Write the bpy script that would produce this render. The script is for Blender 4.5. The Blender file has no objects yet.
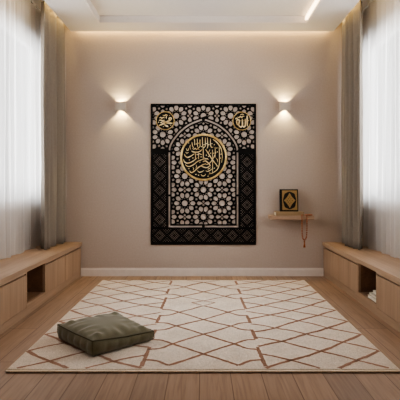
import bpy, bmesh, math, random
from mathutils import Vector, Matrix, geometry
random.seed(7)
PI = math.pi
scene = bpy.context.scene
COL = scene.collection

# ------------------------------------------------------------------ materials
def nt(name):
    m = bpy.data.materials.new(name); m.use_nodes = True
    t = m.node_tree
    return m, t, t.nodes['Principled BSDF']

def N(t, kind, **kw):
    n = t.nodes.new(kind)
    for k, v in kw.items():
        setattr(n, k, v)
    return n

def rgb(r, g, b):
    f = lambda c: (c/255/12.92) if c/255 <= .04045 else ((c/255+.055)/1.055)**2.4
    return (f(r), f(g), f(b), 1)

def ramp(t, fac, stops):
    n = N(t, 'ShaderNodeValToRGB')
    e = n.color_ramp.elements
    e[0].position, e[0].color = stops[0]
    e[1].position, e[1].color = stops[-1]
    for p, c in stops[1:-1]:
        x = e.new(p); x.color = c
    t.links.new(fac, n.inputs[0])
    return n.outputs[0]

def bump(t, b, height, strength, dist):
    n = N(t, 'ShaderNodeBump'); n.inputs['Strength'].default_value = strength
    n.inputs['Distance'].default_value = dist
    t.links.new(height, n.inputs['Height']); t.links.new(n.outputs[0], b.inputs['Normal'])

def coords(t, scale, rot=(0, 0, 0), kind='Object'):
    c = N(t, 'ShaderNodeTexCoord'); mp = N(t, 'ShaderNodeMapping')
    mp.inputs['Scale'].default_value = scale; mp.inputs['Rotation'].default_value = rot
    t.links.new(c.outputs[kind], mp.inputs['Vector'])
    return mp.outputs[0]

def noisy(name, c1, c2, scale, rough=.7, bstr=0., bdist=.002, metal=0., vs=(1, 1, 1), detail=4, sheen=0.):
    m, t, b = nt(name)
    v = coords(t, vs)
    n = N(t, 'ShaderNodeTexNoise'); n.inputs['Scale'].default_value = scale; n.inputs['Detail'].default_value = detail
    t.links.new(v, n.inputs['Vector'])
    t.links.new(ramp(t, n.outputs[0], [(.3, c1), (.7, c2)]), b.inputs['Base Color'])
    b.inputs['Roughness'].default_value = rough; b.inputs['Metallic'].default_value = metal
    if sheen: b.inputs['Sheen Weight'].default_value = sheen
    if bstr: bump(t, b, n.outputs[0], bstr, bdist)
    return m

M = {}
M['wall'] = noisy('wall_paint', rgb(173, 159, 148), rgb(179, 165, 154), 60, .85, .08, .001)
M['ceiling'] = noisy('ceiling_paint', rgb(212, 204, 196), rgb(216, 208, 200), 40, .9)
M['white'] = noisy('white_trim_paint', rgb(216, 206, 198), rgb(222, 212, 204), 20, .5)
M['frame_white'] = noisy('window_frame_paint', rgb(190, 190, 190), rgb(200, 200, 200), 20, .4)
M['black'] = noisy('black_metal', rgb(9, 8, 7), rgb(14, 12, 11), 80, .6)
for k_ in ('black',): M[k_].node_tree.nodes['Principled BSDF'].inputs['Specular IOR Level'].default_value = .15
M['disc'] = noisy('black_enamel', rgb(7, 8, 9), rgb(12, 12, 12), 60, .5)
M['disc'].node_tree.nodes['Principled BSDF'].inputs['Specular IOR Level'].default_value = .2
M['gold'] = noisy('gold_leaf', rgb(226, 202, 144), rgb(178, 144, 84), 16, .34, .15, .001, metal=.55)
M['gold_text'] = noisy('gold_lettering', rgb(240, 226, 182), rgb(198, 166, 106), 22, .4, metal=.3)
M['sconce'] = noisy('sconce_paint', rgb(178, 166, 152), rgb(186, 174, 160), 50, .6)
M['cover_black'] = noisy('black_leather', rgb(12, 10, 9), rgb(20, 17, 14), 120, .6, .2, .0005)
M['cover_black'].node_tree.nodes['Principled BSDF'].inputs['Specular IOR Level'].default_value = .2
M['cover_gold'] = noisy('gold_stamp', rgb(160, 128, 74), rgb(126, 98, 54), 260, .6, metal=.1)
M['page'] = noisy('paper_edges', rgb(222, 212, 192), rgb(206, 196, 176), 30, .8, vs=(1, 1, 40))
M['beige_cloth'] = noisy('beige_bookcloth', rgb(146, 122, 90), rgb(126, 104, 76), 180, .8, .2, .0005)
M['white_cloth'] = noisy('pale_bookcloth', rgb(216, 210, 198), rgb(200, 194, 182), 90, .7)
M['grey_cloth'] = noisy('grey_bookcloth', rgb(178, 172, 160), rgb(160, 154, 142), 90, .7)
M['bead'] = noisy('carnelian_beads', rgb(168, 98, 52), rgb(128, 68, 34), 90, .35)
M['olive'] = noisy('olive_linen', rgb(100, 94, 69), rgb(86, 81, 59), 220, .9, .25, .0006, sheen=.25)
M['olive_dark'] = noisy('olive_piping', rgb(76, 71, 52), rgb(66, 61, 44), 220, .9)
M['drape'] = noisy('taupe_drape_cloth', rgb(124, 116, 106), rgb(112, 104, 95), 300, .9, vs=(1, 1, .15))

def wood(name, axis, base=(150, 118, 90), dark=(118, 88, 64), rough=.5):
    m, t, b = nt(name)
    sc = [26, 26, 26]; sc[axis] = 1.1
    v = coords(t, tuple(sc))
    n = N(t, 'ShaderNodeTexNoise'); n.inputs['Scale'].default_value = 2.0; n.inputs['Detail'].default_value = 6
    n.inputs['Distortion'].default_value = .6
    t.links.new(v, n.inputs['Vector'])
    sc2 = [7, 7, 7]; sc2[axis] = .3
    n2 = N(t, 'ShaderNodeTexNoise'); n2.inputs['Scale'].default_value = 1.5
    t.links.new(coords(t, tuple(sc2)), n2.inputs['Vector'])
    mx = N(t, 'ShaderNodeMath', operation='ADD'); h = N(t, 'ShaderNodeMath', operation='MULTIPLY'); h.inputs[1].default_value = .5
    t.links.new(n.outputs[0], mx.inputs[0]); t.links.new(n2.outputs[0], mx.inputs[1]); t.links.new(mx.outputs[0], h.inputs[0])
    t.links.new(ramp(t, h.outputs[0], [(.33, rgb(*dark)), (.5, rgb(*base)), (.68, rgb(*[min(255, int(c*1.1)) for c in base]))]), b.inputs['Base Color'])
    b.inputs['Roughness'].default_value = rough
    bump(t, b, n.outputs[0], .12, .001)
    return m
M['wood_v'] = wood('oak_vertical_grain', 2, (150, 124, 101), (135, 109, 87))
M['wood_y'] = wood('oak_long_grain', 1, (153, 127, 104), (138, 112, 90))
M['wood_shade'] = wood('shaded_oak_interior', 1, (118, 88, 66), (98, 72, 53))  # oak with the cubby's inner shade put into its colour
M['wood_x'] = wood('oak_shelf_grain', 0, (152, 126, 104), (136, 110, 89))

def floor_mat():
    m, t, b = nt('oak_plank_floor')
    c = N(t, 'ShaderNodeTexCoord'); sep = N(t, 'ShaderNodeSeparateXYZ'); cmb = N(t, 'ShaderNodeCombineXYZ')
    t.links.new(c.outputs['Object'], sep.inputs[0])
    ax = N(t, 'ShaderNodeMath', operation='ADD'); ax.inputs[1].default_value = .02 + .1637*40
    ay = N(t, 'ShaderNodeMath', operation='ADD'); ay.inputs[1].default_value = 20.62
    t.links.new(sep.outputs['X'], ax.inputs[0]); t.links.new(sep.outputs['Y'], ay.inputs[0])
    t.links.new(ay.outputs[0], cmb.inputs['X']); t.links.new(ax.outputs[0], cmb.inputs['Y'])
    br = N(t, 'ShaderNodeTexBrick'); br.offset = .37; br.offset_frequency = 3
    br.inputs['Scale'].default_value = 1; br.inputs['Mortar Size'].default_value = .0026; br.inputs['Mortar Smooth'].default_value = .3
    br.inputs['Brick Width'].default_value = 1.7; br.inputs['Row Height'].default_value = .1637; br.inputs['Bias'].default_value = 0
    br.inputs['Color1'].default_value = (0, 0, 0, 1); br.inputs['Color2'].default_value = (1, 1, 1, 1); br.inputs['Mortar'].default_value = (.5, .5, .5, 1)
    t.links.new(cmb.outputs[0], br.inputs['Vector'])
    # grain, shifted per plank
    sh = N(t, 'ShaderNodeVectorMath', operation='MULTIPLY_ADD')
    sh.inputs[1].default_value = (7, 13, 5)
    mp = N(t, 'ShaderNodeMapping'); mp.inputs['Scale'].default_value = (34, 1.6, 1)
    t.links.new(c.outputs['Object'], mp.inputs[0])
    t.links.new(br.outputs['Color'], sh.inputs[0]); t.links.new(mp.outputs[0], sh.inputs[2])
    n = N(t, 'ShaderNodeTexNoise'); n.inputs['Scale'].default_value = 1.6; n.inputs['Detail'].default_value = 7; n.inputs['Distortion'].default_value = .9
    t.links.new(sh.outputs[0], n.inputs['Vector'])
    grain = ramp(t, n.outputs[0], [(.25, rgb(132, 109, 92)), (.5, rgb(149, 125, 106)), (.75, rgb(159, 135, 116))])
    # per plank tint
    tint = ramp(t, br.outputs['Color'], [(0, (.84, .84, .86, 1)), (1, (1.08, 1.05, 1.02, 1))])
    mu = N(t, 'ShaderNodeMix', data_type='RGBA', blend_type='MULTIPLY'); mu.inputs[0].default_value = 1
    t.links.new(grain, mu.inputs[6]); t.links.new(tint, mu.inputs[7])
    # scattered knots
    vo = N(t, 'ShaderNodeTexVoronoi'); vo.inputs['Scale'].default_value = 1.15
    mp2 = N(t, 'ShaderNodeMapping'); mp2.inputs['Scale'].default_value = (1.5, .8, 1); mp2.inputs['Location'].default_value = (.31, .12, 0)
    t.links.new(c.outputs['Object'], mp2.inputs[0]); t.links.new(mp2.outputs[0], vo.inputs['Vector'])
    kn = ramp(t, vo.outputs['Distance'], [(.012, (.45, .42, .42, 1)), (.045, (1, 1, 1, 1))])
    mu2 = N(t, 'ShaderNodeMix', data_type='RGBA', blend_type='MULTIPLY'); mu2.inputs[0].default_value = 1
    t.links.new(mu.outputs[2], mu2.inputs[6]); t.links.new(kn, mu2.inputs[7])
    mo = N(t, 'ShaderNodeMix', data_type='RGBA', blend_type='MULTIPLY'); mo.inputs[7].default_value = (.5, .46, .43, 1)
    t.links.new(br.outputs['Fac'], mo.inputs[0]); t.links.new(mu2.outputs[2], mo.inputs[6])
    t.links.new(mo.outputs[2], b.inputs['Base Color'])
    b.inputs['Roughness'].default_value = .55
    b.inputs['Specular IOR Level'].default_value = .3
    bump(t, b, n.outputs[0], .1, .001)
    return m
M['floor'] = floor_mat()

def rug_mat(name, c1, c2):
    m, t, b = nt(name)
    v = coords(t, (1, 1, 1))
    n = N(t, 'ShaderNodeTexNoise'); n.inputs['Scale'].default_value = 160; n.inputs['Detail'].default_value = 3
    n2 = N(t, 'ShaderNodeTexNoise'); n2.inputs['Scale'].default_value = 6; n2.inputs['Detail'].default_value = 3
    t.links.new(v, n.inputs['Vector']); t.links.new(v, n2.inputs['Vector'])
    ad = N(t, 'ShaderNodeMath', operation='MULTIPLY_ADD'); ad.inputs[1].default_value = .35
    t.links.new(n2.outputs[0], ad.inputs[0]); t.links.new(n.outputs[0], ad.inputs[2])
    t.links.new(ramp(t, ad.outputs[0], [(.42, c1), (.92, c2)]), b.inputs['Base Color'])
    b.inputs['Roughness'].default_value = 1; b.inputs['Specular IOR Level'].default_value = .05
    b.inputs['Sheen Weight'].default_value = .2
    bump(t, b, n.outputs[0], .7, .006)
    return m
M['rug'] = rug_mat('ivory_wool_pile', rgb(184, 169, 152), rgb(226, 212, 196))
M['rug_line'] = rug_mat('rust_wool_pile', rgb(130, 94, 72), rgb(160, 120, 97))
M['rug_edge'] = rug_mat('rug_binding', rgb(206, 186, 160), rgb(232, 214, 190))
M['rug_back'] = noisy('rug_backing', rgb(80, 58, 44), rgb(70, 50, 38), 100, .9)

def sheer_mat():
    m = bpy.data.materials.new('sheer_voile'); m.use_nodes = True
    t = m.node_tree; t.nodes.clear()
    out = N(t, 'ShaderNodeOutputMaterial')
    tr = N(t, 'ShaderNodeBsdfTransparent'); tl = N(t, 'ShaderNodeBsdfTranslucent'); df = N(t, 'ShaderNodeBsdfDiffuse')
    v = coords(t, (400, 400, 60))
    n = N(t, 'ShaderNodeTexNoise'); n.inputs['Scale'].default_value = 1
    t.links.new(v, n.inputs['Vector'])
    c = ramp(t, n.outputs[0], [(.3, (.84, .83, .82, 1)), (.7, (.9, .89, .88, 1))])
    t.links.new(c, tl.inputs[0]); t.links.new(c, df.inputs[0]); tr.inputs[0].default_value = (.97, .97, .97, 1)
    m1 = N(t, 'ShaderNodeMixShader'); m1.inputs[0].default_value = .45
    t.links.new(tl.outputs[0], m1.inputs[1]); t.links.new(df.outputs[0], m1.inputs[2])
    m2 = N(t, 'ShaderNodeMixShader'); m2.inputs[0].default_value = .52
    t.links.new(tr.outputs[0], m2.inputs[1]); t.links.new(m1.outputs[0], m2.inputs[2])
    t.links.new(m2.outputs[0], out.inputs[0])
    return m
M['sheer'] = sheer_mat()

def glass_mat():
    m = bpy.data.materials.new('window_glass'); m.use_nodes = True
    t = m.node_tree; t.nodes.clear()
    out = N(t, 'ShaderNodeOutputMaterial')
    tr = N(t, 'ShaderNodeBsdfTransparent'); gl = N(t, 'ShaderNodeBsdfGlossy'); gl.inputs['Roughness'].default_value = .03
    lw = N(t, 'ShaderNodeFresnel'); lw.inputs[0].default_value = 1.3
    mx = N(t, 'ShaderNodeMixShader')
    t.links.new(lw.outputs[0], mx.inputs[0]); t.links.new(tr.outputs[0], mx.inputs[1]); t.links.new(gl.outputs[0], mx.inputs[2])
    t.links.new(mx.outputs[0], out.inputs[0])
    return m
M['glass'] = glass_mat()

def emit(name, col, s):
    m, t, b = nt(name)
    b.inputs['Base Color'].default_value = col
    b.inputs['Emission Color'].default_value = col; b.inputs['Emission Strength'].default_value = s
    return m
M['led'] = emit('warm_led', (1, .78, .5, 1), 10)

# ------------------------------------------------------------------ mesh helpers
def mesh_obj(name, bm, mats, parent=None, loc=(0, 0, 0), smooth=False):
    me = bpy.data.meshes.new(name)
    bmesh.ops.recalc_face_normals(bm, faces=bm.faces[:])
    bm.to_mesh(me); bm.free()
    for m in (mats if isinstance(mats, (list, tuple)) else [mats]):
        me.materials.append(M[m])
    if smooth:
        for p in me.polygons: p.use_smooth = True
    o = bpy.data.objects.new(name, me); COL.objects.link(o)
    o.location = loc
    if parent: o.parent = parent
    return o

def box(bm, x0, x1, y0, y1, z0, z1, bev=0., seg=2, mi=0):
    ret = bmesh.ops.create_cube(bm, size=1)
    vs = ret['verts']
    for v in vs:
        v.co = Vector(((x0+x1)/2+v.co.x*(x1-x0), (y0+y1)/2+v.co.y*(y1-y0), (z0+z1)/2+v.co.z*(z1-z0)))
    fs = {f for v in vs for f in v.link_faces}
    for f in fs: f.material_index = mi
    if bev:
        es = list({e for v in vs for e in v.link_edges})
        bmesh.ops.bevel(bm, geom=es, offset=bev, segments=seg, profile=.6, affect='EDGES')

def boxes(*bs, bev=0.):
    bm = bmesh.new()
    for b in bs: box(bm, *b, bev=bev)
    return bm

def thing(name, label, cat, loc=(0, 0, 0), group=None):
    o = bpy.data.objects.new(name, None); COL.objects.link(o)
    o.empty_display_size = .1
    o.location = loc
    return tag(o, label, cat, group)

def tag(o, label, cat, group=None):
    o['label'] = label; o['category'] = cat
    if group: o['group'] = group
    return o

def struct(name, bm, m, parent=None, smooth=False):
    o = mesh_obj(name, bm, m, parent, smooth=smooth)
    if not parent: o['kind'] = 'structure'
    return o

def tube(bm, pts, r, sides=8, closed=False, mi=0):
    """round tube along a list of points"""
    P = [Vector(p) for p in pts]; n = len(P); rings = []
    ref = None
    for i in range(n):
        a = P[(i-1) % n] if (closed or i > 0) else P[i]
        b = P[(i+1) % n] if (closed or i < n-1) else P[i]
        t = (b-a).normalized()
        if ref is None:
            ref = t.orthogonal().normalized()
        ref = (ref - t*ref.dot(t)).normalized()
        s = t.cross(ref)
        rr = r[i] if isinstance(r, (list, tuple)) else r
        rings.append([bm.verts.new(P[i]+(ref*math.cos(2*PI*k/sides)+s*math.sin(2*PI*k/sides))*rr) for k in range(sides)])
    for i in range(n if closed else n-1):
        A, B = rings[i], rings[(i+1) % n]
        for k in range(sides):
            f = bm.faces.new((A[k], A[(k+1) % sides], B[(k+1) % sides], B[k])); f.material_index = mi
    if not closed:
        for R in (rings[0], rings[-1]):
            try: bm.faces.new(R).material_index = mi
            except ValueError: pass

def spline(pts, n=8):
    """Catmull-Rom through 2D/3D/any-D tuples"""
    out = []
    for i in range(len(pts)-1):
        p0 = pts[max(i-1, 0)]; p1 = pts[i]; p2 = pts[i+1]; p3 = pts[min(i+2, len(pts)-1)]
        for k in range(n):
            t = k/n
            out.append(tuple(.5*((2*b)+(-a+c)*t+(2*a-5*b+4*c-d)*t*t+(-a+3*b-3*c+d)*t**3) for a, b, c, d in zip(p0, p1, p2, p3)))
    out.append(tuple(pts[-1]))
    return out

# ------------------------------------------------------------------ room: back wall is y=0, camera looks along +y
CAMY = -5.22
LX, RX = -1.80, 1.77          # side walls
REAR = -6.6
ZC = 2.92                     # true ceiling above the dropped one
ZS = 2.70                     # dropped ceiling underside
struct('floor', boxes((LX-.2, RX+.2, REAR-.1, .12, -.1, 0)), 'floor')
struct('wall_back', boxes((LX-.2, RX+.2, 0, .12, 0, ZC+.1)), 'wall')
struct('wall_rear', boxes((LX-.2, RX+.2, REAR-.12, REAR, 0, ZC+.1)), 'wall')
WY0, WY1, WZ0, WZ1 = -2.15, -.2, .85, 2.5      # window opening along y and z
for side, x0, x1 in (('left', LX-.12, LX), ('right', RX, RX+.12)):
    struct('wall_'+side, boxes((x0, x1, REAR, WY0, 0, ZC+.1), (x0, x1, WY1, 0, 0, ZC+.1), (x0, x1, WY0, WY1, 0, WZ0), (x0, x1, WY0, WY1, WZ1, ZC+.1)), 'wall')
# windows: frame, mullions, glass
for k, (xc, sx) in enumerate(((LX-.035, -1), (RX+.035, 1))):
    fr = []
    f = .05
    fr += [(xc-.03, xc+.03, WY0, WY0+f, WZ0, WZ1), (xc-.03, xc+.03, WY1-f, WY1, WZ0, WZ1), (xc-.03, xc+.03, WY0+f, WY1-f, WZ0, WZ0+f), (xc-.03, xc+.03, WY0+f, WY1-f, WZ1-f, WZ1)]
    n = 2; L = (WY1-WY0)/n
    for i in range(1, n): fr.append((xc-.028, xc+.028, WY0+i*L-.03, WY0+i*L+.03, WZ0+f, WZ1-f))
    w = struct('window_%d' % (k+1), boxes(*fr), 'frame_white')
    for i in range(n):
        p = boxes((xc-.004, xc+.004, WY0+i*L+.03, WY0+(i+1)*L-.03, WZ0+.04, WZ1-.04))
        struct('pane', p, 'glass', w)
# ceiling: upper slab, dropped border with a tray opening
TX0, TX1, TY1, TY0 = -1.075, 1.07, -.355, -4.6
SLX, SRX, SBY = -1.46, 1.43, -.05
struct('ceiling', boxes((LX-.2, RX+.2, REAR-.1, .12, ZC, ZC+.1)), 'ceiling')
ZT = 2.76
struct('trim_1', boxes((SLX, SRX, TY1, SBY, ZS, ZT), (SLX, TX0, TY0, TY1, ZS, ZT), (TX1, SRX, TY0, TY1, ZS, ZT), (SLX, SRX, REAR, TY0, ZS, ZT),
                       (SLX, SRX, REAR, SBY, ZT, ZT+.03)), 'ceiling')
# thin moulding round the tray
struct('trim_2', boxes((TX0-.018, TX1+.018, TY1, TY1+.018, ZS-.008, ZS+.002), (TX0-.018, TX0, TY0, TY1, ZS-.008, ZS+.002), (TX1, TX1+.018, TY0, TY1, ZS-.008, ZS+.002)), 'white')
# baseboard with an eased top
bm = boxes((-1.36, 1.33, -.014, 0, 0, .075), (-1.36, 1.33, -.009, 0, .075, .09), bev=.002)
struct('baseboard_back', bm, 'white')

# LED strip along the right side of the tray
bm = boxes((TX1-.022, TX1-.002, TY0+.1, TY1-.02, ZS+.012, ZS+.045), bev=.003)
tag(mesh_obj('led_strip', bm, 'led'), 'glowing warm strip light along the right side of the recessed ceiling', 'light strip')

# ------------------------------------------------------------------ built-in benches
ZB = .378
def bench(side, fx, wx, words):
    s = 1 if side == 'right' else -1
    def X(a):                      # depth a behind the front face -> world x
        return fx + s*a
    def bx(a0, a1, y0, y1, z0, z1):
        xa, xb = sorted((X(a0), X(a1)))
        return (xa, xb, y0, y1, z0, z1)
    D = abs(wx-fx)-.002
    top = mesh_obj('bench_worktop', boxes(bx(-.012, D, -4.4, -.002, ZB-.036, ZB), bev=.003), 'wood_y')
    tag(top, 'long oak bench top under the %s window, curtains resting on it' % side, 'bench top', 'oak bench tops')
    YN0, YN1 = -1.615, -1.165
    def carcass(root, y0, y1, open_front):
        z1 = ZB-.037
        bs = [bx(.0 if open_front else .02, D, y0+.001, y0+.019, .06, z1), bx(.0 if open_front else .02, D, y1-.019, y1-.001, .06, z1),
              bx(.0 if open_front else .02, D, y0+.019, y1-.019, .06, .088), bx(D-.012, D, y0+.019, y1-.019, .088, z1)]
        if open_front:
            mesh_obj('shade_liner', boxes(bx(.02, D-.013, y0+.0195, y0+.022, .091, z1-.002), bx(.02, D-.013, y1-.022, y1-.0195, .091, z1-.002), bx(D-.016, D-.0125, y0+.022, y1-.022, .091, z1-.002), bx(.02, D-.016, y0+.022, y1-.022, .0882, .091), bx(.004, D-.016, y0+.022, y1-.022, z1-.005, z1-.002)), 'wood_shade', root)  # added thin sheets, darkened to stand for shade inside the cubby
        if not open_front:
            bs.append(bx(.008, D-.012, y0+.019, y1-.019, z1-.012, z1))
        mesh_obj('carcass', boxes(*bs, bev=.0015), 'wood_y', root)
        mesh_obj('plinth', boxes(bx(.004, .022, y0, y1, 0, .06)), 'wood_y', root)
    def doors(root, edges):
        for a, b in zip(edges[:-1], edges[1:]):
            bm = bmesh.new()
            box(bm, *bx(0, .018, a+.002, b-.002, .064, ZB-.062), bev=.002)
            # vertical plank grooves as thin raised boards
            d = mesh_obj('door', bm, 'wood_v', root)
            bm = boxes(bx(.012, .018, a+.004, b-.004, ZB-.060, ZB-.050))
            mesh_obj('grip_rail', boxes(bx(.0, .016, a+.003, b-.003, ZB-.052, ZB-.040), bev=.002), 'wood_y', root); bm.free()
    t = thing('bench_cabinet', 'two-door oak bench cabinet against the back wall, %s side' % side, 'cabinet', group='oak bench cabinets')
    carcass(t, YN1, -.003, False); doors(t, [YN1, -.585, -.003])
    t = thing('bench_cubby', words, 'open shelf unit', group='oak bench cubbies')
    carcass(t, YN0, YN1, True)
    t = thing('bench_cabinet', 'oak bench cabinet nearest the viewer, running out of the %s edge of the picture' % side, 'cabinet', group='oak bench cabinets')
    carcass(t, -4.39, YN0, False); doors(t, [-4.39, -3.93, -3.35, -2.77, -2.19, YN0])
bench('left', -1.36, LX, 'open oak cubby in the left bench, almost empty')
bench('right', 1.33, RX, 'open oak cubby in the right bench holding a small stack of pale books')

def lying_book(name, x0, x1, y0, y1, z0, z1, cover, label, cat='book', group=None, spine='y0'):
    """closed book lying flat: root Empty > cover, page_block"""
    t = thing(name, label, cat, ((x0+x1)/2, (y0+y1)/2, z0), group)
    w, d, h = (x1-x0)/2, (y1-y0)/2, z1-z0
    c = .0035
    bs = [(-w, w, -d, d, 0, c), (-w, w, -d, d, h-c, h)]
    bs.append({'y0': (-w, w, -d, -d+c, c, h-c), 'x0': (-w, -w+c, -d, d, c, h-c), 'x1': (w-c, w, -d, d, c, h-c), 'y1': (-w, w, d-c, d, c, h-c)}[spine])
    mesh_obj('cover', boxes(*bs, bev=.001), cover, t)
    e = .004
    mesh_obj('page_block', boxes((-w+e, w-e, -d+e, d-e, c, h-c)), 'page', t)
    return t
g = 'pale books in the right bench cubby'
lying_book('book', 1.342, 1.50, -1.588, -1.375, .0915, .1125, 'white_cloth', 'pale hardback book at the bottom of the stack in the right cubby', group=g)
lying_book('book', 1.350, 1.50, -1.588, -1.382, .1127, .1345, 'grey_cloth', 'greyish hardback book in the middle of the stack in the right cubby', group=g)
lying_book('book', 1.372, 1.51, -1.588, -1.405, .1347, .156, 'white_cloth', 'pale hardback book on top of the stack in the right cubby', group=g)
lying_book('book', -1.53, -1.380, -1.590, -1.550, .0915, .128, 'white_cloth', 'sliver of a pale book at the near end of the left bench cubby')

# ------------------------------------------------------------------ curtains
def cloth_sheet(name, x0, y0, y1, z0, z1, amp, wave, mat, s, seed, pinch=.6, step=.012, rows=26, thick=0, lobe=.6, expo=.75, shift=.35):
    rnd = random.Random(seed)
    n = int((y1-y0)/step)
    ph = 0; phase = []; amps = []
    a_cur = 1
    for i in range(n+1):
        ph += 2*PI*step/wave*(1+.35*math.sin(i*step*5.1+seed)+.2*math.sin(i*step*13.7+seed*2))
        phase.append(ph); amps.append(.75+.25*math.sin(i*step*9+seed*3)+.12*math.sin(i*step*31+seed))
    bm = bmesh.new(); grid = []
    for j in range(rows+1):
        v = j/rows; z = z0+(z1-z0)*v
        k = 1-(1-pinch)*v**1.5
        row = []
        for i in range(n+1):
            y = y0+i*step
            sway = .15*math.sin(v*4+i*.09+seed)
            w = math.sin(phase[i]+sway)
            w = w*(1-lobe)+lobe*(1-2*abs(math.sin((phase[i]+sway)/2+.8))**expo)      # round lobes to the room, tight creases between
            x = x0 + s*amp*k*amps[i]*w + .004*math.sin(v*7+i*.2)
            yy = y + shift*amp*k*math.sin(2*(phase[i]+sway))*.5
            row.append(bm.verts.new((x, yy, z + (.004*math.sin(phase[i]*.5) if j == 0 else 0))))
        grid.append(row)
    for j in range(rows):
        for i in range(n):
            bm.faces.new((grid[j][i], grid[j][i+1], grid[j+1][i+1], grid[j+1][i]))
    o = mesh_obj(name, bm, mat, smooth=True)
    if thick:
        md = o.modifiers.new('thickness', 'SOLIDIFY'); md.thickness = thick; md.offset = 0
    return o
for side, xd, xs, s, sd in (('left', -1.56, -1.69, -1, 3), ('right', 1.525, 1.655, 1, 8)):
    o = cloth_sheet('drape_curtain', xd, -.71, -.03, ZB+.006, 2.80, .058, .125, 'drape', s, sd, .9, .003, 30, .003, 1, .8, 0)
    tag(o, 'heavy taupe drape gathered at the back corner beside the %s window' % side, 'curtain', 'taupe drapes')
    o = cloth_sheet('sheer_curtain', xs, -3.35, -.30, ZB+.006, 2.80, .040, .125, 'sheer', s, sd+20, .9, .005, 24, 0, .3)
    tag(o, 'sheer white curtain with soft folds hanging over the %s window' % side, 'curtain', 'white sheer curtains')
for side, xd, xs, in (('left', -1.56, -1.69), ('right', 1.525, 1.655)):
    bm = bmesh.new()
    for x, ya, yb in ((xd, -.72, -.03), (xs, -3.36, -.03)):
        box(bm, x-.012, x+.012, ya, yb, 2.803, 2.822, .002)
    tag(mesh_obj('curtain_track', bm, 'frame_white'), 'white curtain track hidden in the ceiling pocket above the %s window' % side, 'curtain track', 'curtain tracks')

# ------------------------------------------------------------------ wall panel: pierced black screen with gilt roundels
S = .011053                       # metres per design unit
PC = (-.001, -.008, 1.130)        # panel centre (front face of the screen)
HW, HH = 52.8, 70.75
panel = thing('calligraphy_panel', 'tall black pierced metal wall panel with arch, geometric lattice and gold Arabic roundels', 'wall art', (PC[0], PC[1], PC[2]))

def clip(poly, a, b, c):
    """keep a*x+b*y<=c"""
    out = []
    for i in range(len(poly)):
        p, q = poly[i], poly[(i+1) % len(poly)]
        dp = a*p[0]+b*p[1]-c; dq = a*q[0]+b*q[1]-c
        if dp <= 0: out.append(p)
        if (dp < 0 < dq) or (dq < 0 < dp):
            t = dp/(dp-dq); out.append((p[0]+(q[0]-p[0])*t, p[1]+(q[1]-p[1])*t))
    return out
def area(p):
    return .5*abs(sum(p[i][0]*p[(i+1) % len(p)][1]-p[(i+1) % len(p)][0]*p[i][1] for i in range(len(p))))
def rosettes(c0, v1, v2, base):
    """ten-fold rosette pattern over the lattice; base = angle of a petal"""
    polys = []; dots = {}
    for i in range(-9, 10):
        for j in range(-9, 10):
            cx = c0[0]+i*v1[0]+j*v2[0]; cy = c0[1]+i*v1[1]+j*v2[1]
            if abs(cx) > 66 or abs(cy) > 84: continue
            polys.append([(cx+3.0*math.cos(base+PI/10+k*PI/5), cy+3.0*math.sin(base+PI/10+k*PI/5)) for k in range(10)])
            for k in range(10):
                a = base+k*PI/5; ca, sa = math.cos(a), math.sin(a)
                pts = [(5.1, 0), (6.1, -1.4), (7.3, -1.95), (8.7, -2.15), (9.9, -1.45), (10.8, 0), (9.9, 1.45), (8.7, 2.15), (7.3, 1.95), (6.1, 1.4)]
                polys.append([(cx+r*ca-t*sa, cy+r*sa+t*ca) for r, t in pts])
                polys.append([(cx+4.75*math.cos(a+PI/10)+.62*math.cos(a+PI/10+q*PI/2), cy+4.75*math.sin(a+PI/10)+.62*math.sin(a+PI/10+q*PI/2)) for q in range(4)])
                b = a+PI/10; p = (cx+11.95*math.cos(b), cy+11.95*math.sin(b))
                dots[(round(p[0]*.8), round(p[1]*.8))] = (p, b)
            # kites filling the bow-tie gap beside this rosette
            ca, sa = math.cos(base), math.sin(base)
            for sg in (1, -1):
                pts = [(18.75+sg*q, t) for q, t in ((.55, 0), (2.2, -1.0), (3.7, -1.75), (5.2, -1.9), (6.6, 0), (5.2, 1.9), (3.7, 1.75), (2.2, 1.0))]
                polys.append([(cx+r*ca-t*sa, cy+r*sa+t*ca) for r, t in pts])
    for p, b in dots.values():
        polys.append([(p[0]+1.3*math.cos(b+k*PI/2), p[1]+1.3*math.sin(b+k*PI/2)) for k in range(4)])
    return polys
ARCH = [(-34.2, 23.2), (-33.6, 27.5), (-31.0, 33.0), (-28.0, 37.2), (-24.2, 41.8), (-19.5, 46.0), (-15.0, 49.2), (-10.5, 51.4), (-7.0, 52.9), (-3.5, 54.1), (0, 55.3)]
ARCHF = ARCH + [(-x, y) for x, y in ARCH[-2::-1]]
def seg_normal(a, b):
    dx, dy = b[0]-a[0], b[1]-a[1]; L = math.hypot(dx, dy)
    return (-dy/L, dx/L)          # outward (left of direction of travel is outside for the arch from left to right)
def clip_inside_arch(p, off):
    for a, b in zip(ARCHF[:-1], ARCHF[1:]):
        n = seg_normal(a, b); p = clip(p, n[0], n[1], n[0]*a[0]+n[1]*a[1]-off)
        if len(p) < 3: return []
    return p
def clip_outside_arch(p, off):
    cx = sum(q[0] for q in p)/len(p); cy = sum(q[1] for q in p)/len(p)
    best = None
    for a, b in zip(ARCHF[:-1], ARCHF[1:]):
        dx, dy = b[0]-a[0], b[1]-a[1]
        t = max(0, min(1, ((cx-a[0])*dx+(cy-a[1])*dy)/(dx*dx+dy*dy)))
        d = math.hypot(cx-a[0]-t*dx, cy-a[1]-t*dy)
        if best is None or d < best[0]: best = (d, a, b)
    n = seg_normal(best[1], best[2]); a = best[1]
    return clip(p, -n[0], -n[1], -(n[0]*a[0]+n[1]*a[1]+off))
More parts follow.
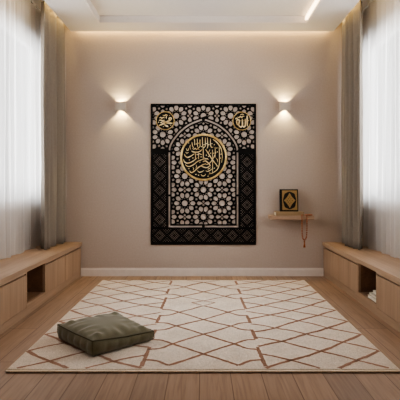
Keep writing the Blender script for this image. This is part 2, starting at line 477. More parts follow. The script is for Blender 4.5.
def clip_circle(p, c, r):
    cx = sum(q[0] for q in p)/len(p)-c[0]; cy = sum(q[1] for q in p)/len(p)-c[1]
    L = math.hypot(cx, cy) or 1
    if L < r-4: return []
    n = (cx/L, cy/L)
    return clip(p, -n[0], -n[1], -(n[0]*c[0]+n[1]*c[1]+r))
MED = ((.2, 17.0), 23.6)                  # large roundel centre and outer radius
SM = (((-38.3, 53.7), 9.4), ((38.5, 53.4), 9.4))
holes = []
for p in rosettes((0, -15.45), (18.75, 13.62), (18.75, -13.62), 0):
    for a, b, c in ((1, 0, 31.9), (-1, 0, 31.9), (0, -1, 50.0)):
        p = clip(p, a, b, c)
        if len(p) < 3: break
    if len(p) < 3: continue
    p = clip_inside_arch(p, 2.3)
    if len(p) < 3: continue
    p = clip_circle(p, MED[0], MED[1]-1)
    if len(p) >= 3 and area(p) > .3: holes.append(p)
for p in rosettes((0, 58.65), (13.62, 18.75), (13.62, -18.75), PI/2):
    for a, b, c in ((1, 0, 50.9), (-1, 0, 50.9), (0, 1, 68.8), (0, -1, -25.8)):
        p = clip(p, a, b, c)
        if len(p) < 3: break
    if len(p) < 3: continue
    cx = sum(q[0] for q in p)/len(p)
    p = clip_outside_arch(p, 2.3)
    # drop what lies under the arch
    if len(p) < 3: continue
    cx = sum(q[0] for q in p)/len(p); cy = sum(q[1] for q in p)/len(p)
    ins = all((lambda n: n[0]*(cx-a[0])+n[1]*(cy-a[1]) < 0)(seg_normal(a, b)) for a, b in zip(ARCHF[:-1], ARCHF[1:]))
    if ins: continue
    for c, r in SM:
        if len(p) >= 3: p = clip_circle(p, c, r-.8)
    if len(p) >= 3 and area(p) > .3: holes.append(p)
# channel outlining the niche: six slots
def offset_strip(path, w):
    L, R = [], []
    for i, p in enumerate(path):
        a = path[max(i-1, 0)]; b = path[min(i+1, len(path)-1)]
        n = seg_normal(a, b)
        L.append((p[0]+n[0]*w, p[1]+n[1]*w)); R.append((p[0]-n[0]*w, p[1]-n[1]*w))
    return L+R[::-1]
arch_l = spline([p for p in ARCH[:-1]]+[(-1.5, 54.7)], 3)
arch_l = [(x, max(y, 24.2)) for x, y in arch_l]
h = .85
for sg in (-1, 1):
    p = offset_strip(arch_l, h)
    holes.append([(x*-sg, y) for x, y in p])
    holes.append([(sg*(34.2-h), 22.0), (sg*(34.2+h), 22.0), (sg*(34.2+h), -20.2), (sg*(34.2-h), -20.2)])
    holes.append([(sg*(34.2-h), -22.2), (sg*(34.2+h), -22.2), (sg*(34.2+h), -52.4-h), (sg*1.4, -52.4-h), (sg*1.4, -52.4+h), (sg*(34.2-h), -52.4+h)])
# fine star-and-diamond tracery in the dark border
def motif(cx, cy, w, hgt):
    pitch = 1.62
    for i in range(-7, 8):
        for j in range(-7, 8):
            if (i+j) % 2: continue
            x, y = i*pitch*.72, j*pitch*.72
            if abs(x) > w or abs(y) > hgt: continue
            r = math.hypot(x, y); th = math.atan2(y, x); l1 = abs(x)+abs(y)
            k = .5+.5*math.cos(8*th)*min(1, r/3)
            ring = math.exp(-((l1-5.3)/1.0)**2)+math.exp(-((r-2.3)/.8)**2)
            s = .37+.30*min(1, ring)+.12*k*(r > 5.5)
            if r < .6: s = .3
            if l1 > 6.6 and l1 < 8.2: s = .2
            holes.append([(cx+x+s*1.25, cy+y), (cx+x, cy+y+s*1.25), (cx+x-s*1.25, cy+y), (cx+x, cy+y-s*1.25)])
for sg in (-1, 1):
    for k in range(5): motif(sg*43.8, 12.6-14.45*k, 6.6, 7.0)
for k in range(-3, 4): motif(k*14.6, -61.4, 7.0, 6.6)
# triangulate rectangle minus holes
vs2, faces_in = [], []
def addpoly(p):
    q = [p[i] for i in range(len(p)) if math.hypot(p[i][0]-p[i-1][0], p[i][1]-p[i-1][1]) > .02]
    if len(q) < 3: return
    sgn = sum(q[i-1][0]*q[i][1]-q[i][0]*q[i-1][1] for i in range(len(q)))
    p = q if sgn > 0 else q[::-1]            # counter-clockwise, so the inside is the hole
    i0 = len(vs2)
    vs2.extend(Vector((x, y)) for x, y in p); faces_in.append(list(range(i0, i0+len(p))))
addpoly([(-HW, -HH), (HW, -HH), (HW, HH), (-HW, HH)])
for p in holes: addpoly(p)
ov, oe, of, _, _, ofo = geometry.delaunay_2d_cdt(vs2, [], faces_in, 1, 1e-4)
bm = bmesh.new()
TH = .004
front = [bm.verts.new((v.x*S, 0, v.y*S)) for v in ov]
back = [bm.verts.new((v.x*S, TH, v.y*S)) for v in ov]
ecount = {}
for f, ids in zip(of, ofo):
    if any(i > 0 for i in ids): continue
    bm.faces.new([front[i] for i in f]); bm.faces.new([back[i] for i in reversed(f)])
    for a, b in zip(f, list(f[1:])+[f[0]]):
        ecount[(a, b)] = 1
for a, b in list(ecount):
    if (b, a) not in ecount:
        try: bm.faces.new((front[b], front[a], back[a], back[b]))
        except ValueError: pass
for v in [v for v in bm.verts if not v.link_faces]: bm.verts.remove(v)
me_lattice = mesh_obj('lattice', bm, 'black', panel)
# raised border frame and hidden stand-offs that carry it off the wall
fw = 1.1*S
mesh_obj('border_frame', boxes((-HW*S, HW*S, -.005, 0, HH*S-fw, HH*S), (-HW*S, HW*S, -.005, 0, -HH*S, -HH*S+fw), (-HW*S, -HW*S+fw, -.005, 0, -HH*S+fw, HH*S-fw), (HW*S-fw, HW*S, -.005, 0, -HH*S+fw, HH*S-fw), bev=.001), 'black', panel)
for sx in (-1, 1):
    for sz in (-1, 1):
        x, z = sx*(HW-1.2)*S, sz*(HH-1.2)*S
        mesh_obj('standoff', boxes((x-.008, x+.008, TH, -PC[1], z-.008, z+.008)), 'black', panel)

def disc(c, r, y0, y1, seg=64):
    bm = bmesh.new()
    A = [bm.verts.new(((c[0]+r*math.cos(2*PI*k/seg))*S, y0, (c[1]+r*math.sin(2*PI*k/seg))*S)) for k in range(seg)]
    B = [bm.verts.new((v.co.x, y1, v.co.z)) for v in A]
    bm.faces.new(A); bm.faces.new(B[::-1])
    for k in range(seg): bm.faces.new((A[k], A[(k+1) % seg], B[(k+1) % seg], B[k]))
    return bm
def rim(c, r0, r1, y0, y1, seg=72):
    bm = bmesh.new(); prof = []
    m = (r0+r1)/2; w = (r1-r0)/2
    for k in range(9):
        a = PI*k/8
        prof.append((m-w*math.cos(a), y0+(y1-y0)*math.sin(a)))
    rings = []
    for k in range(seg):
        th = 2*PI*k/seg
        rings.append([bm.verts.new(((c[0]+r*math.cos(th))*S, y, (c[1]+r*math.sin(th))*S)) for r, y in prof])
    for k in range(seg):
        A, B = rings[k], rings[(k+1) % seg]
        for i in range(8): bm.faces.new((A[i], A[i+1], B[i+1], B[i]))
        bm.faces.new((A[8], A[0], B[0], B[8]))
    return bm
def ribbon(bm, pts, y0, y1):
    """calligraphic stroke: pts are (u, v, half width) in panel units"""
    sp = spline(pts, 6); n = len(sp); L, R = [], []
    for i in range(n):
        a = sp[max(i-1, 0)]; b = sp[min(i+1, n-1)]
        dx, dy = b[0]-a[0], b[1]-a[1]; l = math.hypot(dx, dy) or 1
        nx, ny = -dy/l, dx/l; w = max(sp[i][2], .05)
        L.append((sp[i][0]+nx*w, sp[i][1]+ny*w)); R.append((sp[i][0]-nx*w, sp[i][1]-ny*w))
    def mk(p, y): return bm.verts.new((p[0]*S, y, p[1]*S))
    Lf = [mk(p, y0) for p in L]; Rf = [mk(p, y0) for p in R]; Lb = [mk(p, y1) for p in L]; Rb = [mk(p, y1) for p in R]
    for i in range(n-1):
        bm.faces.new((Lf[i], Lf[i+1], Rf[i+1], Rf[i])); bm.faces.new((Lf[i], Lb[i], Lb[i+1], Lf[i+1])); bm.faces.new((Rf[i], Rf[i+1], Rb[i+1], Rb[i]))
    bm.faces.new((Lf[0], Rf[0], Rb[0], Lb[0])); bm.faces.new((Lf[-1], Lb[-1], Rb[-1], Rf[-1]))
def dot(bm, u, v, s, y0, y1):
    ribbon(bm, [(u-s, v-s*.3, s*.15), (u, v, s*.75), (u+s, v+s*.3, s*.15)], y0, y1)

# the large roundel; strokes traced on a 400-unit grid, centre (190,193), 8 units = 1 design unit
big = mesh_obj('roundel', disc(MED[0], 22.2, -.006, .004), 'disc', panel)
mesh_obj('rim', rim(MED[0], 21.4, 23.6, .000, -.012), 'gold', big, smooth=True)
bm = bmesh.new()
def T(pts, w):
    out = []
    n = len(pts)
    for i, p in enumerate(pts):
        ww = p[2] if len(p) > 2 else w*(.55 if i in (0, n-1) else 1)
        out.append((MED[0][0]+(p[0]-190)/8, MED[0][1]-(p[1]-193)/8, ww/8*.64))
    ribbon(bm, out, -.0105, -.005)
# tall uprights (alifs and lams)
for pts in ([(116, 46, 3), (118, 62, 4.5), (118, 96, 4)], [(96, 72, 3), (98, 84, 4.5), (101, 108, 3.5)], [(138, 44, 3), (140, 70, 4.5), (142, 106, 4), (152, 116, 3), (162, 104, 3)],
            [(161, 50, 3), (161, 76, 4.5), (162, 104, 3)], [(180, 32, 3), (181, 60, 5), (183, 106, 4), (194, 114, 3), (204, 104, 3)],
            [(203, 36, 3), (204, 70, 4.5), (204, 104, 3.5)], [(221, 36, 3), (222, 70, 5), (223, 108, 4), (216, 122, 3)],
            [(246, 44, 3), (244, 70, 4.5), (246, 96, 4.5), (254, 113, 4.5), (268, 110, 2.5)],
            [(186, 112, 3.5), (187, 150, 4.5), (187, 204, 4)], [(261, 132, 3), (262, 180, 3.5), (262, 260, 4), (261, 322, 2.5)],
            [(124, 150, 3), (125, 180, 4), (124, 214, 3)], [(282, 112, 3), (283, 150, 3.5), (282, 196, 2.5)], [(84, 92, 3), (80, 112, 4), (86, 130, 2)],
            [(150, 206, 3), (150, 180, 3.5), (146, 156, 2)]):
    T(pts, 4)
# lam-alif: the long diagonal, its crossing leg, and the sweeping arc on the right
T([(206, 130, 4), (224, 156, 5.5), (248, 194, 6), (276, 232, 6), (306, 268, 3)], 5)
T([(290, 150, 3), (270, 196, 4.5), (240, 238, 4.5), (214, 250, 3), (200, 240, 2)], 5)
T([(266, 50, 4), (288, 66, 6.5), (310, 90, 6.5), (328, 120, 5.5), (336, 150, 3)], 6)
T([(314, 112, 3), (317, 150, 5), (317, 200, 5), (315, 252, 5.5), (298, 292, 5), (262, 318, 4), (230, 328, 2)], 5)
T([(336, 150, 3), (340, 190, 3.5), (334, 236, 2)], 3)
# the long bowls on the left
T([(36, 166, 2), (42, 182, 5), (62, 194, 6.5), (90, 182, 6), (116, 164, 3)], 5)
T([(28, 206, 2), (36, 228, 5), (58, 240, 6.5), (92, 231, 6), (124, 210, 4), (140, 196, 2)], 5)
T([(44, 250, 2), (58, 264, 4.5), (80, 266, 6), (112, 250, 6), (142, 226, 5), (176, 212, 4), (204, 206, 2)], 5)
T([(78, 300, 3), (92, 316, 6.5), (118, 302, 6), (146, 276, 6), (178, 256, 5), (204, 246, 3)], 6)
# inner letters
T([(92, 142, 3), (108, 150, 6), (128, 152, 5), (150, 150, 5), (168, 140, 5), (178, 128, 2)], 5)
T([(100, 122, 2), (112, 128, 4), (124, 120, 4), (132, 130, 4), (144, 124, 4), (156, 130, 2)], 4)
T([(132, 168, 2), (146, 172, 4.5), (158, 164, 4), (170, 172, 4), (178, 166, 2)], 4)
T([(184, 228, 3), (204, 222, 6), (222, 234, 6.5), (238, 250, 6), (246, 266, 2)], 5)
T([(166, 262, 2), (186, 270, 5.5), (210, 276, 6), (230, 270, 5), (240, 258, 2)], 5)
T([(196, 196, 2), (206, 206, 5), (220, 204, 5), (228, 214, 2)], 5)
T([(140, 300, 2), (156, 312, 5), (176, 308, 4.5), (192, 298, 2)], 4)
T([(168, 330, 2), (182, 342, 5), (200, 338, 4), (206, 326, 2)], 4)
T([(206, 300, 2), (222, 306, 5), (244, 296, 4), (256, 286, 2)], 4)
T([(222, 290, 2), (234, 284, 4), (246, 276, 1.5)], 4)
T([(52, 122, 2), (58, 138, 4), (70, 132, 4), (66, 118, 2)], 4)
T([(46, 150, 2), (54, 160, 3.5), (70, 154, 2)], 3)
T([(292, 200, 2), (300, 214, 4), (302, 232, 2)], 3)
T([(228, 158, 2), (234, 146, 3.5), (240, 130, 2)], 3)
T([(104, 272, 2), (110, 284, 3.5), (106, 296, 2)], 3)
T([(130, 254, 2), (134, 266, 3.5), (128, 280, 2)], 3)
for u, v in ((70, 78), (108, 112), (132, 86), (152, 80), (172, 108), (193, 92), (213, 84), (232, 92), (256, 84), (276, 92), (296, 118), (300, 150), (326, 200), (246, 160), (272, 160),
             (212, 176), (230, 186), (170, 190), (104, 198), (76, 214), (72, 284), (128, 330), (150, 336), (226, 344), (240, 318), (276, 280), (296, 262), (160, 232), (104, 226), (330, 168)):
    r = 5
    dot(bm, MED[0][0]+(u-190)/8, MED[0][1]-(v-193)/8, r/8, -.0105, -.005)
mesh_obj('lettering', bm, 'gold_text', big)

def small_roundel(c, strokes, dots):
    d = mesh_obj('roundel', disc(c, 8.6, -.006, .004, 48), 'disc', panel)
    mesh_obj('rim', rim(c, 8.45, 9.4, .000, -.010, 48), 'gold', d, smooth=True)
    bm = bmesh.new()
    for pts in strokes:
        ribbon(bm, [(c[0]+u, c[1]+v, w) for u, v, w in pts], -.0105, -.005)
    for u, v, s in dots: dot(bm, c[0]+u, c[1]+v, s, -.0105, -.005)
    mesh_obj('lettering', bm, 'gold_text', d)
# left: meem loop on the right, haa and second meem in the middle, dal sweeping under
small_roundel(SM[0][0], [
    [(5.6, .6, .3), (6.2, 2.2, .6), (4.8, 2.9, .7), (3.8, 1.6, .6), (5.0, .5, .6), (3.0, -.6, .75), (.2, -1.8, .8), (-3.0, -3.6, .8), (-6.4, -4.9, .35)],
    [(-3.2, -.6, .3), (-1.0, -1.2, .75), (2.0, -2.2, .8), (5.4, -2.6, .8), (7.4, -2.4, .3)],
    [(-.8, -3.6, .3), (.4, -4.8, .75), (2.2, -5.6, .7), (3.0, -6.4, .25)],
    [(-6.4, .2, .2), (-4.6, .5, .6), (-2.4, .0, .6), (-.6, .6, .25)],
    [(-5.8, 2.6, .2), (-4.4, 3.2, .5), (-3.4, 2.4, .5), (-2.0, 3.2, .5), (-.6, 2.6, .2)],
    [(-2.6, 5.6, .2), (-.8, 5.0, .5), (.8, 5.8, .5), (2.6, 5.2, .2)],
    [(1.2, 2.0, .2), (1.0, 3.6, .45), (1.8, 4.6, .2)],
    [(-5.0, -2.2, .2), (-3.8, -1.8, .5), (-2.8, -2.4, .2)]],
    [(-1.8, -5.9, .6), (5.6, -4.6, .5), (-6.6, -1.6, .5), (4.4, 5.0, .45)])
# right: alif, two lams and the closing haa with a mark above
small_roundel(SM[1][0], [
    [(5.4, 5.6, .3), (5.3, 3, .65), (5.4, -1, .7), (5.5, -5.4, .3)],
    [(3.3, 2.2, .3), (3.6, -1, .65), (3.4, -4.6, .7), (2.0, -6.0, .6), (.8, -4.8, .5)],
    [(.3, 2.2, .3), (.6, -1, .65), (.5, -4.6, .7), (-.8, -6.0, .65), (-2.4, -5.2, .6), (-3.4, -3.4, .5)],
    [(-2.4, 1.4, .3), (-2.7, -1.4, .6), (-3.4, -3.6, .6), (-4.6, -3.2, .55), (-5.2, -.6, .6), (-4.4, 1.4, .65), (-2.9, .8, .4)],
    [(-4.4, 4.0, .2), (-2.6, 3.4, .55), (-1.4, 4.6, .55), (-.1, 3.6, .55), (1.2, 4.8, .5), (2.6, 4.4, .2)],
    [(-6.6, 1.6, .2), (-5.6, 2.8, .5), (-4.2, 2.4, .2)],
    [(-1.4, 6.2, .2), (.2, 6.8, .4), (2.0, 6.4, .2)]],
    [(6.6, .4, .4), (2.0, .8, .4), (-1.0, .2, .4)])

# ------------------------------------------------------------------ sconces
def sconce(x, label):
    z0, z1, d, w, th = 1.824, 1.920, .10, .055, .006
    t = thing('wall_sconce', label, 'wall lamp', (x, 0, z0), 'square up-and-down wall sconces')
    h = z1-z0
    mesh_obj('housing', boxes((-w, w, -d, -d+th, 0, h), (-w, -w+th, -d+th, -.004, 0, h), (w-th, w, -d+th, -.004, 0, h), bev=.0012), 'sconce', t)
    mesh_obj('back_plate', boxes((-w+th, w-th, -.004, -.0005, .001, h-.001)), 'sconce', t)
    mesh_obj('lamp_holder', boxes((-w+th, w-th, -d+th, -.004, h/2-.004, h/2+.004)), 'sconce', t)
    for up in (1, -1):
        L = bpy.data.lights.new('sconce_bulb', 'SPOT'); L.energy = 26; L.color = (1, .80, .40)
        L.spot_size = math.radians(98); L.spot_blend = .25; L.shadow_soft_size = .012
        o = bpy.data.objects.new('sconce_bulb', L); COL.objects.link(o); o.parent = t
        o.location = (0, -.036, h/2+up*.007)
        o.rotation_euler = (PI if up > 0 else 0, 0, 0)
sconce(-.909, 'square greige wall sconce left of the black panel, lit up and down')
sconce(.894, 'square greige wall sconce right of the black panel, lit up and down')

# ------------------------------------------------------------------ shelf with books and prayer beads
SH = (.716, 1.184, -.205, -.0005, .641, .681)
bm = boxes(SH, bev=.003)
tag(mesh_obj('wall_shelf', bm, 'wood_x'), 'small floating oak shelf on the back wall right of the black panel', 'shelf')
SZ = SH[5]
lying_book('book', .775, 1.078, -.195, -.03, SZ, SZ+.040, 'beige_cloth', 'beige book lying flat on the wall shelf under the black and gold book', spine='y0')
# upright book with stamped cover, leaning a little on the wall
t = thing('standing_book', 'black book with gold stamped cover standing upright on the beige book', 'book', (.934, -.088, SZ+.0405))
t.rotation_euler = (math.radians(-6), 0, 0)
w, hh, dp = .099, .243, .036
mesh_obj('cover', boxes((-w, w, -dp/2, -dp/2+.004, 0, hh), (-w, w, dp/2-.004, dp/2, 0, hh), (-w, -w+.004, -dp/2+.004, dp/2-.004, 0, hh), bev=.001), 'cover_black', t)
mesh_obj('page_block', boxes((-w+.0045, w-.004, -dp/2+.004, dp/2-.004, .004, hh-.004)), 'page', t)
def plate(pts, y0, y1):
    bm = bmesh.new()
    A = [bm.verts.new((x, y0, z)) for x, z in pts]; B = [bm.verts.new((x, y1, z)) for x, z in pts]
    bm.faces.new(A); bm.faces.new(B[::-1])
    for k in range(len(pts)): bm.faces.new((A[k], A[(k+1) % len(pts)], B[(k+1) % len(pts)], B[k]))
    return bm
f = -dp/2
cx, cz = .006, hh/2-.002
orn = mesh_obj('gold_field', plate([(cx-.082, .016), (cx+.082, .016), (cx+.082, hh-.014), (cx-.082, hh-.014)], f-.0008, f), 'cover_gold', t)
oval = []
for k in range(48):
    a = 2*PI*k/48; rr = 1+.03*math.cos(8*a)
    oval.append((cx+.070*rr*math.copysign(abs(math.cos(a))**.85, math.cos(a)), cz+.094*rr*math.copysign(abs(math.sin(a))**.85, math.sin(a))))
med = mesh_obj('oval_medallion', plate(oval, f-.0016, f-.0008), 'cover_black', t)
dia = []
for k in range(4):
    a0, a1 = k*PI/2, (k+1)*PI/2
    for q in range(4):
        u = q/4; e = 1-.10*math.sin(PI*u)
        dia.append((cx+.063*e*(math.cos(a0)*(1-u)+math.cos(a1)*u), cz+.084*e*(math.sin(a0)*(1-u)+math.sin(a1)*u)))
mesh_obj('diamond', plate(dia, f-.0024, f-.0016), 'cover_gold', med)
bm = bmesh.new()
for i in range(-3, 4):
    for j in range(-3, 4):
        if abs(i)+abs(j) <= 3 and (i+j) % 2 == 0:
            x, z = cx+i*.0135, cz+j*.018
            b2 = plate([(x+.0045, z), (x, z+.006), (x-.0045, z), (x, z-.006)], f-.003, f-.0024)
            me = bpy.data.meshes.new('tmp'); b2.to_mesh(me); b2.free(); bm.from_mesh(me); bpy.data.meshes.remove(me)
mesh_obj('tracery', bm, 'cover_black', med)

# prayer beads: a coil on the shelf, the loop hanging over its front edge, a tassel
t = thing('prayer_beads', 'string of brown prayer beads with a tassel hanging over the shelf edge', 'prayer beads', (1.085, SH[2], SZ))
def bead(bm, p, r):
    bmesh.ops.create_uvsphere(bm, u_segments=8, v_segments=6, radius=r, matrix=Matrix.Translation(p))
path0 = [(.062, .05, .0083), (.078, .028, .0083), (.055, .012, .0083), (.025, .010, .0083), (.0, .018, .0083), (-.022, .016, .0083), (-.034, .004, .0088), (-.036, -.008, -.004), (-.0365, -.0085, -.08),
        (-.034, -.0085, -.16), (-.026, -.0085, -.225), (-.010, -.0085, -.258), (.006, -.0085, -.225), (.014, -.0085, -.16), (.017, -.0085, -.08), (.017, -.008, -.004), (.014, .004, .0088), (.010, .022, .0083), (.028, .04, .0083), (.05, .055, .0083)]
path = path0[:8]+[(-.036, -.0095, -.08), (-.0355, -.0095, -.17), (-.031, -.0095, -.222), (-.021, -.0095, -.249), (-.010, -.0095, -.256), (.001, -.0095, -.249), (.011, -.0095, -.222), (.0155, -.0095, -.17), (.017, -.0095, -.08)]+path0[15:]
sp = spline(path, 10)
bm = bmesh.new(); acc = 0; bead(bm, sp[0], .0080)
for a, b in zip(sp[:-1], sp[1:]):
    acc += (Vector(b)-Vector(a)).length
    if acc >= .0145: bead(bm, b, .0080); acc = 0
mesh_obj('bead_strand', bm, 'bead', t, smooth=True)
bm = bmesh.new()
tube(bm, [(-.010, -.0095, -.262), (-.010, -.0095, -.275), (-.010, -.0095, -.290), (-.010, -.0095, -.297), (-.010, -.0095, -.305), (-.010, -.0095, -.335)], [.005, .009, .005, .008, .009, .014], 10)
mesh_obj('tassel', bm, 'bead', t, smooth=True)

# ------------------------------------------------------------------ rug
R0, R1, RY0, RY1, RZ = -1.055, 1.052, -2.695, -.30, .016
rnd = random.Random(11)
bm = bmesh.new()
box(bm, R0, R1, RY0, RY1, .004, RZ, .005, 3, 0)
for f in bm.faces: f.material_index = 0
box(bm, R0-.004, R1+.004, RY0-.016, RY0+.004, .004, RZ-.004, .003, 2, 2)
for x in (R0, R1): box(bm, x-.004, x+.004, RY0, RY1, .003, RZ-.002, .002, 2, 2)
box(bm, R0+.002, R1-.002, RY0-.002, RY1-.004, 0, .004, 0, 2, 3)
def yline(d): return CAMY+d
def stroke(pts, w):
    """pts in (x, depth from camera)"""
    pts = [(max(R0+.006, min(R1-.006, x)), yline(d)) for x, d in pts]
    pts = [(x, max(RY0+.012, min(RY1-.008, y))) for x, y in pts]
    q = []
    for a, b in zip(pts[:-1], pts[1:]):
        n = max(2, int(math.hypot(b[0]-a[0], b[1]-a[1])/.022))
        for k in range(n): q.append((a[0]+(b[0]-a[0])*k/n, a[1]+(b[1]-a[1])*k/n))
    q.append(pts[-1])
    q2 = []
    for i, p in enumerate(q):
        a = q[max(i-1, 0)]; b = q[min(i+1, len(q)-1)]
        q2.append(p if i in (0, len(q)-1) else ((a[0]+p[0]+b[0])/3, (a[1]+p[1]+b[1])/3))
    L, Rr = [], []
    for i, p in enumerate(q2):
        a = q2[max(i-1, 0)]; b = q2[min(i+1, len(q2)-1)]
        dx, dy = b[0]-a[0], b[1]-a[1]; l = math.hypot(dx, dy) or 1
        n = (-dy/l, dx/l); ww = w*(1+rnd.uniform(-.22, .22))/2
        jx, jy = rnd.uniform(-.0018, .0018), rnd.uniform(-.0018, .0018)
        L.append(bm.verts.new((p[0]+n[0]*ww+jx, p[1]+n[1]*ww+jy, RZ+.0012))); Rr.append(bm.verts.new((p[0]-n[0]*ww+jx, p[1]-n[1]*ww+jy, RZ+.0012)))
    for i in range(len(q2)-1):
        f = bm.faces.new((L[i], L[i+1], Rr[i+1], Rr[i])); f.material_index = 1
def jit(s=.012): return rnd.uniform(-s, s)
# side fields: diamonds .36 wide, .305 tall
P = .305
cols = [1.05, .87, .69, .505, .335]
D0, D1 = 2.535, 4.915
node = {}
def nd(sg, c, k):
    """k counts half pitches; d = 2.805 + P/2*k, only c+k even exist"""
    key = (sg, c, k)
    if key not in node:
        jd = jit(.018) if c else jit(.006)
        node[key] = (sg*(cols[c]+(jit(.012) if 0 < c < 4 else 0)), 2.805+P/2*k+jd)
    return node[key]
def clipseg(a, b):
    if a[1] > b[1]: a, b = b, a
    if b[1] < D0 or a[1] > D1: return None
    f = lambda d: (a[0]+(b[0]-a[0])*(d-a[1])/(b[1]-a[1]), d)
    return (f(D0) if a[1] < D0 else a, f(D1) if b[1] > D1 else b)
for sg in (-1, 1):
    for c in range(4):
        for k in range(-4, 16):
            if (c+k) % 2: continue
            a = nd(sg, c, k)
            for dk in (1, -1):
                b = nd(sg, c+1, k+dk)
                if c == 3:                          # ends at the seam without meeting its neighbour
                    pts = [a, ((a[0]+b[0])/2+jit(.006), a[1]+dk*(.055+jit(.01))), (b[0], a[1]+dk*(.10+jit(.02)))]
                else:
                    m = ((a[0]+b[0])/2+jit(.008), (a[1]+b[1])/2+jit(.012)); pts = [a, m, b]
                ok = [p for p in pts]
                if all(D0 <= p[1] <= D1 for p in ok):
                    stroke(ok, .0235 if dk == -1 else .0195)
                else:
                    s = clipseg(pts[0], pts[-1])
                    if s: stroke(list(s), .0235 if dk == -1 else .0195)
# middle field, mirror image about x=0
mid0 = [2.75, 3.117, 3.456, 3.86, 4.36, 4.80]          # crossings on the axis
mid1 = [2.575, 2.926, 3.30, 3.66, 4.19, 4.58]          # crossings at x=.19
for sg in (-1, 1):
    X1 = sg*.192
    for i, d in enumerate(mid0):
        for dd in ([mid1[i]] + ([mid1[i+1]] if i+1 < len(mid1) else [])):
            if i == 3 and dd == 4.19:                    # where the motif breaks off in a small point
                stroke([(sg*.015, 3.875), (sg*.05, 3.91), (sg*.10, 3.965)], .013); stroke([(sg*.10, 3.965), (sg*.05, 3.985), (sg*.0, 4.02)], .013)
                continue
            stroke([(0, d), (X1*.5, (d+dd)/2+jit(.01)), (X1, dd)], .021)
    if True:
        stroke([(0, 4.02), (sg*.08, 4.09), (X1, 4.19)], .013)
    seam = sg*.332
    for d in mid1:
        stroke([(X1, d), (sg*.265, d+.075), (seam, d+.085)], .021)
        if d > 2.6: stroke([(X1, d), (sg*.262, d-.085), (seam, d-.10)], .021)
    stroke([(X1, 4.58), (sg*.10, 4.72), (0, 4.80)], .013)
    stroke([(0, 4.80), (sg*.17, 4.90)], .013)
    # bold broken line along the seam
    for a, b in ((2.56, 2.87), (3.02, 3.22), (3.37, 3.58), (3.76, 4.15), (4.29, 4.50), (4.68, 4.87)):
        e = .004
        stroke([(sg*.338, a), (sg*.333, (a+b)/2), (sg*.329, b)], .023)
tag(mesh_obj('rug', bm, ['rug', 'rug_line', 'rug_edge', 'rug_back']), 'large ivory wool rug with irregular rust diamond lines on the wooden floor', 'rug')

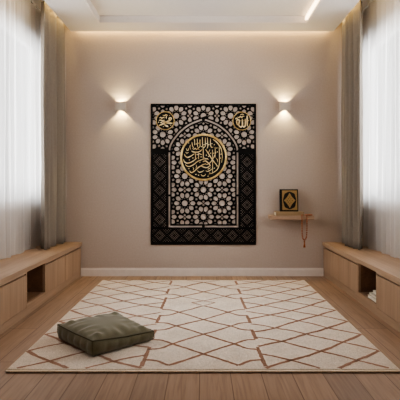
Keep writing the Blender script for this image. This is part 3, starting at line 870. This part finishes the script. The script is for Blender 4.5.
# ------------------------------------------------------------------ floor cushion
def cushion():
    s, n = .217, 30
    th = math.atan2(-.353, .313)+PI/2
    bm = bmesh.new()
    rings = []
    rnd2 = random.Random(5)
    ph = [rnd2.uniform(0, 6.28) for _ in range(8)]
    def wr(u, v):
        """creases: run inward from the seams, strongest near the front edges"""
        w = 0
        for e, along in ((1-u, v), (1+u, v), (1-v, u), (1+v, u)):
            k = math.exp(-((e-.22)/.28)**2)
            w += k*(.0042*math.sin(along*12+ph[0]+e*2.2)+.0034*math.sin(along*21+ph[1]-e*3))
        return w
    def P_(u, v):
        q = 1.0-.035*(1-abs(u)**2)*(abs(v) > .0)*abs(v)**4-.0
        # slightly drawn-in sides, pulled-out corners
        x = s*u*(1-.045*(1-u*u*0)*(1-v*v)*abs(u)**3*0+.0)
        x = s*u*(1-.03*(1-v*v)*abs(u)**4); y = s*v*(1-.03*(1-u*u)*abs(v)**4)
        return x, y
    G = []
    for j in range(n+1):
        row = []
        for i in range(n+1):
            u = -math.cos(PI*i/n) if False else -1+2*i/n
            v = -1+2*j/n
            x, y = P_(u, v)
            dome = (1-abs(u)**2.6)*(1-abs(v)**2.6)
            t0 = .098-.034*(1+u)*(1+v)/4-.008*(1-abs(u*v))
            z = t0+.044*dome**.55+wr(u, v)*(dome > 0)*min(1, dome*4)
            row.append(bm.verts.new((x, y, z)))
        G.append(row)
    B = []
    for j in range(n+1):
        row = []
        for i in range(n+1):
            u = -1+2*i/n; v = -1+2*j/n
            if 0 < i < n and 0 < j < n:
                x, y = P_(u, v); row.append(bm.verts.new((x*.97, y*.97, .0)))
            else:
                x, y = P_(u, v); row.append(bm.verts.new((x*.97, y*.97, .006)))
        B.append(row)
    for j in range(n):
        for i in range(n):
            bm.faces.new((G[j][i], G[j][i+1], G[j+1][i+1], G[j+1][i])); bm.faces.new((B[j][i], B[j+1][i], B[j+1][i+1], B[j][i+1]))
    loop = [(0, i) for i in range(n)]+[(j, n) for j in range(n)]+[(n, i) for i in range(n, 0, -1)]+[(j, 0) for j in range(n, 0, -1)]
    prev_r = [G[j][i] for j, i in loop]; m = len(loop); K = 7
    for r in range(1, K+1):
        if r == K: cur = [B[j][i] for j, i in loop]
        else:
            f = r/K; cur = []
            for idx, (j, i) in enumerate(loop):
                a, b = G[j][i].co, B[j][i].co
                p = a.lerp(b, f)
                uv = idx % n/n
                edge = math.sin(PI*uv)
                bul = .016*math.sin(PI*f)*(.35+.65*edge**.5)+.0028*math.sin(idx*1.15+f*1.4)*math.sin(PI*f)+.002*math.sin(idx*2.3+1+f*3)*math.sin(PI*f)
                d = Vector((p.x, p.y, 0)); ax = Vector((0, 0, 0))
                if j == 0: ax = Vector((0, -1, 0))
                if j == n: ax = Vector((0, 1, 0))
                if i == n: ax = ax+Vector((1, 0, 0))
                if i == 0: ax = ax+Vector((-1, 0, 0))
                cur.append(bm.verts.new(p+ax.normalized()*bul))
        for k in range(m):
            bm.faces.new((prev_r[k], cur[k], cur[(k+1) % m], prev_r[(k+1) % m]))
        prev_r = cur
    pip = [G[j][i].co.copy() for j, i in loop]
    o = mesh_obj('floor_cushion', bm, 'olive', smooth=True)
    md = o.modifiers.new('smooth', 'SUBSURF'); md.levels = 1; md.render_levels = 1
    b2 = bmesh.new()
    cen = Vector((0, 0, 0))
    tube(b2, [p+Vector((p.x, p.y, 0)).normalized()*.002 for p in pip], .0032, 6, True)
    # vertical corner seams
    for cx_, cy_ in ((0, 0), (n, 0), (n, n), (0, n)):
        a = pip[{(0, 0): 0, (n, 0): n, (n, n): 2*n, (0, n): 3*n}[(cx_, cy_)]]
        dr = Vector((a.x, a.y, 0)).normalized()
        tube(b2, [a+dr*.001, a*1.0+dr*.003-Vector((0, 0, .045)), Vector((a.x*.972, a.y*.972, .012))], .0022, 6)
    p = mesh_obj('piping', b2, 'olive_dark', o, smooth=True)
    p['label'] = 'dark olive seam piping'
    o.location = (-.622, CAMY+2.985, RZ+.0022)
    o.rotation_euler = (0, 0, math.radians(-47))
    tag(o, 'square olive green floor cushion lying on the left front of the rug', 'cushion')
cushion()

# ------------------------------------------------------------------ light
w = bpy.data.worlds.new('overcast'); scene.world = w; w.use_nodes = True
bg = w.node_tree.nodes['Background']; bg.inputs[0].default_value = (.97, .985, 1, 1); bg.inputs[1].default_value = 24
def area(name, loc, rot, sx, sy, e, col, portal=False):
    L = bpy.data.lights.new(name, 'AREA'); L.shape = 'RECTANGLE'; L.size = sx; L.size_y = sy; L.energy = e; L.color = col
    o = bpy.data.objects.new(name, L); COL.objects.link(o); o.location = loc; o.rotation_euler = rot
    if portal: L.cycles.is_portal = True
    return o
zc = (WZ0+WZ1)/2; yc = (WY0+WY1)/2
area('window_portal', (LX-.13, yc, zc), (0, -PI/2, 0), WZ1-WZ0, WY1-WY0, 1, (1, 1, 1), True)
area('window_portal', (RX+.13, yc, zc), (0, PI/2, 0), WZ1-WZ0, WY1-WY0, 1, (1, 1, 1), True)
WARM = (1, .71, .29)
# cove strips: behind the dropped ceiling's back edge and along the two curtain pockets
area('cove_light', (-.015, -.026, ZS+.075), (math.radians(8), 0, 0), SRX-SLX-.1, .02, 20, WARM)
for x, sg in ((SLX-.02, -1), (SRX+.02, 1)):
    area('cove_light', (x, -1.7, ZS+.10), (0, sg*math.radians(-35), 0), .02, 3.2, 11, WARM)
# added soft fill lamp behind the camera; the rear wall has no window
area('rear_fill_light', (0, REAR+.25, 1.7), (math.radians(90), 0, 0), 2.4, 1.6, 14, (1, .95, .9))

# ------------------------------------------------------------------ camera and output look
cam = bpy.data.cameras.new('camera'); co = bpy.data.objects.new('camera', cam); COL.objects.link(co)
co.location = (0, CAMY, 1.0); co.rotation_euler = (PI/2, 0, 0)
cam.sensor_width = 36; cam.lens = 470/400*36; cam.shift_x = -3.5/400; cam.shift_y = -14/400
scene.camera = co
scene.view_settings.view_transform = 'AgX'
scene.view_settings.look = 'AgX - Medium High Contrast'
scene.view_settings.exposure = -.75
scene.cycles.use_denoising = True
scene.cycles.max_bounces = 12; scene.cycles.diffuse_bounces = 6; scene.cycles.transparent_max_bounces = 16
scene.cycles.sample_clamp_indirect = 6
